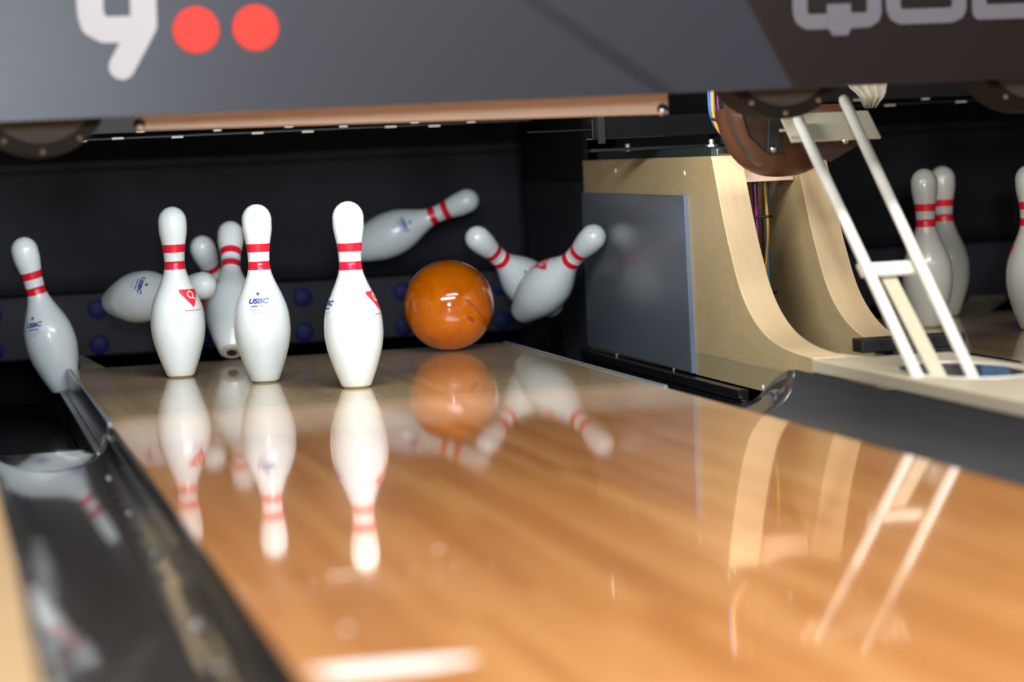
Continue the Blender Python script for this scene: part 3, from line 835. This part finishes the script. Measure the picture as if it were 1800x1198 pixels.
def text_mesh(txt, size, shear=.0, bold=.0, sx=1.):
    cu = bpy.data.curves.new('t', 'FONT'); cu.body = txt; cu.size = size; cu.align_x = 'CENTER'; cu.align_y = 'CENTER'
    cu.shear = shear; cu.offset = bold; cu.resolution_u = 3
    o = bpy.data.objects.new('t', cu); COL.objects.link(o)
    me = bpy.data.meshes.new_from_object(o.evaluated_get(bpy.context.evaluated_depsgraph_get()))
    bpy.data.objects.remove(o); bpy.data.curves.remove(cu)
    for v_ in me.vertices: v_.co.x *= sx
    return me
def text_bm(txt, size, x, y, **k):
    me = text_mesh(txt, size, **k); b = B(); b.from_mesh(me); bpy.data.meshes.remove(me)
    bmesh.ops.translate(b, verts=b.verts[:], vec=(x, y, 0)); return b
def join(dst, src, mi=0):
    me = bpy.data.meshes.new('j'); src.to_mesh(me); src.free(); dst.from_mesh(me)
    bpy.data.meshes.remove(me)
def add_prints(root):
    # blue approval mark: azimuth 0 ; red gem mark: azimuth +150 deg
    b = B()
    join(b, text_bm('USBC', .0140, 0, .0, shear=.25, bold=.0008, sx=1.25))
    join(b, text_bm('APPROVED', .0052, 0, -.0105, bold=.0003, sx=1.15))
    star = B(); vs = []
    for k in range(10):
        r = .0058 if k % 2 == 0 else .0026; a = PI/2+k*PI/5
        vs.append(star.verts.new((r*math.cos(a), .0155+r*math.sin(a), 0)))
    star.faces.new(vs); join(b, star)
    bmesh.ops.triangulate(b, faces=b.faces[:])
    bmesh.ops.subdivide_edges(b, edges=[e for e in b.edges if e.calc_length() > .004], cuts=1)
    bmesh.ops.triangulate(b, faces=b.faces[:])
    me = bpy.data.meshes.new('approval_print'); b.to_mesh(me); b.free(); wrap(me, .176, 0, .0005)
    me.materials.append(M['print_blue'])
    o = bpy.data.objects.new('approval_print', me); COL.objects.link(o); o.parent = root; o['label'] = 'dark blue printed approval mark with star'
    b = B()
    for k, (s_, yy) in enumerate((('.. ........ ..', -.0195), ('......', -.0245))):
        for i in range(9 if k == 0 else 5):
            x = (i-(4 if k == 0 else 2))*.0042; g = B()
            y_ = yy+(.0022*(abs(i-4)/4)**2 if k == 0 else 0)
            g.faces.new([g.verts.new(p) for p in ((x-.0014, y_-.0009, 0), (x+.0014, y_-.0009, 0), (x+.0014, y_+.0009, 0), (x-.0014, y_+.0009, 0))]); join(b, g)
    me = bpy.data.meshes.new('fine_print'); b.to_mesh(me); b.free(); wrap(me, .176, 0, .0005); me.materials.append(M['print_pale'])
    o = bpy.data.objects.new('fine_print', me); COL.objects.link(o); o.parent = root; o['label'] = 'pale blue fine print'
    # red gem
    b = B(); n = 12; rows = []
    for j in range(n+1):
        v_ = .016-.040*j/n
        hw = .027*(1-(j/n))**1.0*1.0+.0008 if j > 2 else .0235+.0018*j/2
        if j > 2: hw = .0253*(1-(j-2)/(n-2))+.0006
        rows.append([b.verts.new((-hw+2*hw*i/10, v_, 0)) for i in range(11)])
    for r1, r2 in zip(rows, rows[1:]):
        for i in range(10): b.faces.new((r1[i], r1[i+1], r2[i+1], r2[i]))
    for i in range(11):
        x = (i-5)*.0042; g = B(); h = .0011
        g.faces.new([g.verts.new(p) for p in ((x-.0015, -.0305-h, 0), (x+.0015, -.0305-h, 0), (x+.0015, -.0305+h, 0), (x-.0015, -.0305+h, 0))]); join(b, g)
    me = bpy.data.meshes.new('gem_print'); b.to_mesh(me); b.free(); wrap(me, .181, math.radians(150), .0005); me.materials.append(M['print_red'])
    g_ = bpy.data.objects.new('gem_print', me); COL.objects.link(g_); g_.parent = root; g_['label'] = 'red gem-shaped printed emblem'
    b = B(); N_ = 24
    def ringv(ro, ri, cy_):
        A_ = [b.verts.new((ro*math.cos(2*PI*k/N_), cy_+ro*math.sin(2*PI*k/N_), 0)) for k in range(N_)]
        I_ = [b.verts.new((ri*math.cos(2*PI*k/N_), cy_+ri*math.sin(2*PI*k/N_), 0)) for k in range(N_)]
        for k in range(N_): b.faces.new((A_[k], A_[(k+1) % N_], I_[(k+1) % N_], I_[k]))
    ringv(.0088, .0060, .004)
    b.faces.new([b.verts.new(p) for p in ((.002, -.001, 0), (.0045, .001, 0), (.0105, -.006, 0), (.0080, -.008, 0))])
    me = bpy.data.meshes.new('letter_print'); b.to_mesh(me); b.free(); wrap(me, .181, math.radians(150), .0009); me.materials.append(M['print_white'])
    o = bpy.data.objects.new('letter_print', me); COL.objects.link(o); o.parent = g_; o['label'] = 'white letter Q on the red emblem'
proto = build_pin('proto'); add_prints(proto)
def kids(o): return [c for c in bpy.data.objects if c.parent == o]
def copy_tree(o, parent=None):
    c = o.copy(); COL.objects.link(c)
    if parent is not None: c.parent = parent
    for ch in kids(o): copy_tree(ch, c)
    return c
used = [False]
def put_pin(base, axis, spin, label, group):
    """spin = azimuth (deg) of the blue mark measured in a frame whose +Y faces away from the camera"""
    if used[0]: o = copy_tree(proto)
    else: o = proto; used[0] = True
    ax = Vector(axis).normalized()
    q_ = Vector((0, 0, 1)).rotation_difference(ax)
    o.rotation_mode = 'QUATERNION'
    o.rotation_quaternion = q_ @ Quaternion((0, 0, 1), math.radians(spin))
    o.location = base
    o['label'] = label; o['group'] = group
    return o
# azimuth that faces the camera from around the pins (camera is toward -y, slightly -x)
FC = -102.4
GS, GF, GR_ = 'pins still standing on the orange lane', 'pins knocked into the air', 'pins standing on the neighbouring lane'
put_pin((0, -.010, 0), (0, 0, 1), FC-74, 'upright white pin standing in front, nearest the orange ball', GS)
put_pin((-.1525, .274, 0), (0, 0, 1), FC-2, 'upright white pin, middle of the three standing ones, blue mark facing front', GS)
put_pin((-.3065, .558, 0), (0, 0, 1), FC+48-150, 'upright white pin with red gem emblem, leftmost of the three standing ones', GS)
put_pin((-.5436, 1.02, -.0507), (-.2167, -.0596, .9744), FC-25, 'white pin tipping over into the gutter at the far left', GF)
put_pin((-.4256, .9702, .1561), (.5508, -.8267, .1148), FC-75, 'white pin flying on its side, head forward, behind the leftmost standing pin', GF)
put_pin((-.0723, 1.4354, .0041), (-.2966, -.5933, .7483), 60, 'grey-white pin leaning left, its head just above the sideways pin', GF)
put_pin((-.1544, .8858, .0236), (.1012, .6012, .7927), 205, 'white pin tilting back and showing its round base, behind the middle standing pin', GF)
put_pin((.2558, 1.6309, .2214), (.8739, -.3353, .3520), -120, 'white pin flying nearly level with head to the right, above the orange ball', GF)
put_pin((.729, 1.2738, .0603), (-.6613, -.4977, .5612), -60, 'white pin leaning left just right of the ball, partly behind another pin', GF)
put_pin((.6041, 1.1232, .0603), (.3773, -.7459, .5489), 10, 'white pin leaning right against the grey plate, front of the crossed pair', GF)
tinted = M['pin'].copy(); tinted.name = 'pin_plastic_tinted'  # darker, warmer copy of the pin plastic for the neighbouring lane
for nd in tinted.node_tree.nodes:
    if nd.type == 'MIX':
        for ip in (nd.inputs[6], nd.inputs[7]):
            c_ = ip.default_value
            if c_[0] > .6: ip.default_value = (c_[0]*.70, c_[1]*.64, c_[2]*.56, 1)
_plain = put_pin
def put_pin(*a):
    o = _plain(*a)
    for ch in kids(o):
        if ch.name.startswith('pin_body'):
            ch.material_slots[0].link = 'OBJECT'; ch.material_slots[0].material = tinted
            ch['label'] = 'body of darker yellowish white plastic'
    return o
put_pin((1.494, .61, 0), (0, 0, 1), 0, 'yellowish white pin standing right behind the white rods, front of the overlapping pair', GR_)
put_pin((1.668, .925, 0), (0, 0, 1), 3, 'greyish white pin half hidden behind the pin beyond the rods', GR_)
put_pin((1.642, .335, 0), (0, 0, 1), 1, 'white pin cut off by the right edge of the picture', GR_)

# ------------------------------------------------------------------ ball
root = empty('bowling_ball', (.364, .83, .1085), 'glossy orange swirled bowling ball rolling off the back of the lane', 'bowling ball')
b = B(); bmesh.ops.create_uvsphere(b, u_segments=72, v_segments=48, radius=.10795)
obj('ball_shell', b, M['ball'], root, smooth=True)
def on_ball(pts2, r, dirv, w_):
    """curve drawn on the ball around direction dirv: pts2 in radians"""
    d = Vector(dirv).normalized(); e1 = Vector((0, 0, 1)).cross(d).normalized(); e2 = d.cross(e1)
    b = B(); P_ = []
    for u_, v_ in pts2: P_.append((d+e1*math.tan(u_)+e2*math.tan(v_)).normalized())
    rows = []
    for i, p in enumerate(P_):
        t = (P_[min(i+1, len(P_)-1)]-P_[max(i-1, 0)]).normalized(); s_ = t.cross(p).normalized()
        k = w_*(.35+.65*math.sin(PI*(i+.5)/len(P_)))
        rows.append([b.verts.new((p+s_*k*q_).normalized()*r) for q_ in (-1, -.5, 0, .5, 1)])
    for r1, r2 in zip(rows, rows[1:]):
        for k in range(4): b.faces.new((r1[k], r1[k+1], r2[k+1], r2[k]))
    return b
CD = (CP-Vector((.364, .83, .1085))).normalized()
EX = Vector((0, 0, 1)).cross(CD).normalized(); EY = CD.cross(EX)
def bdir(u_, v_):          # u to the viewer's right, v up, as fraction of the radius
    return CD*math.sqrt(max(0, 1-u_*u_-v_*v_))+EX*u_+EY*v_
mk = B()
for (u0, v0, u1, v1, ww) in ((.32, .18, .62, -.12, .022), (.60, -.10, .78, -.38, .022), (.38, -.25, .55, -.38, .05), (.58, .38, .70, .02, .012), (.72, .30, .80, -.02, .014), (.80, .36, .88, .02, .012)):
    pts3 = [bdir(u0+(u1-u0)*t/10+.012*math.sin(t*1.9), v0+(v1-v0)*t/10) for t in range(11)]
    rows = []
    for i, p in enumerate(pts3):
        t = (pts3[min(i+1, 10)]-pts3[max(i-1, 0)]).normalized(); s_ = t.cross(p).normalized()
        k = ww*(.25+.75*math.sin(PI*(i+.5)/11))
        rows.append([mk.verts.new((p+s_*k*q_).normalized()*.10815) for q_ in (-1, 0, 1)])
    for r1, r2 in zip(rows, rows[1:]):
        for k in range(2): mk.faces.new((r1[k], r1[k+1], r2[k+1], r2[k]))
o = obj('worn_engraving', mk, M['ball_mark'], root, smooth=True); o['label'] = 'dark reddish worn engraving'
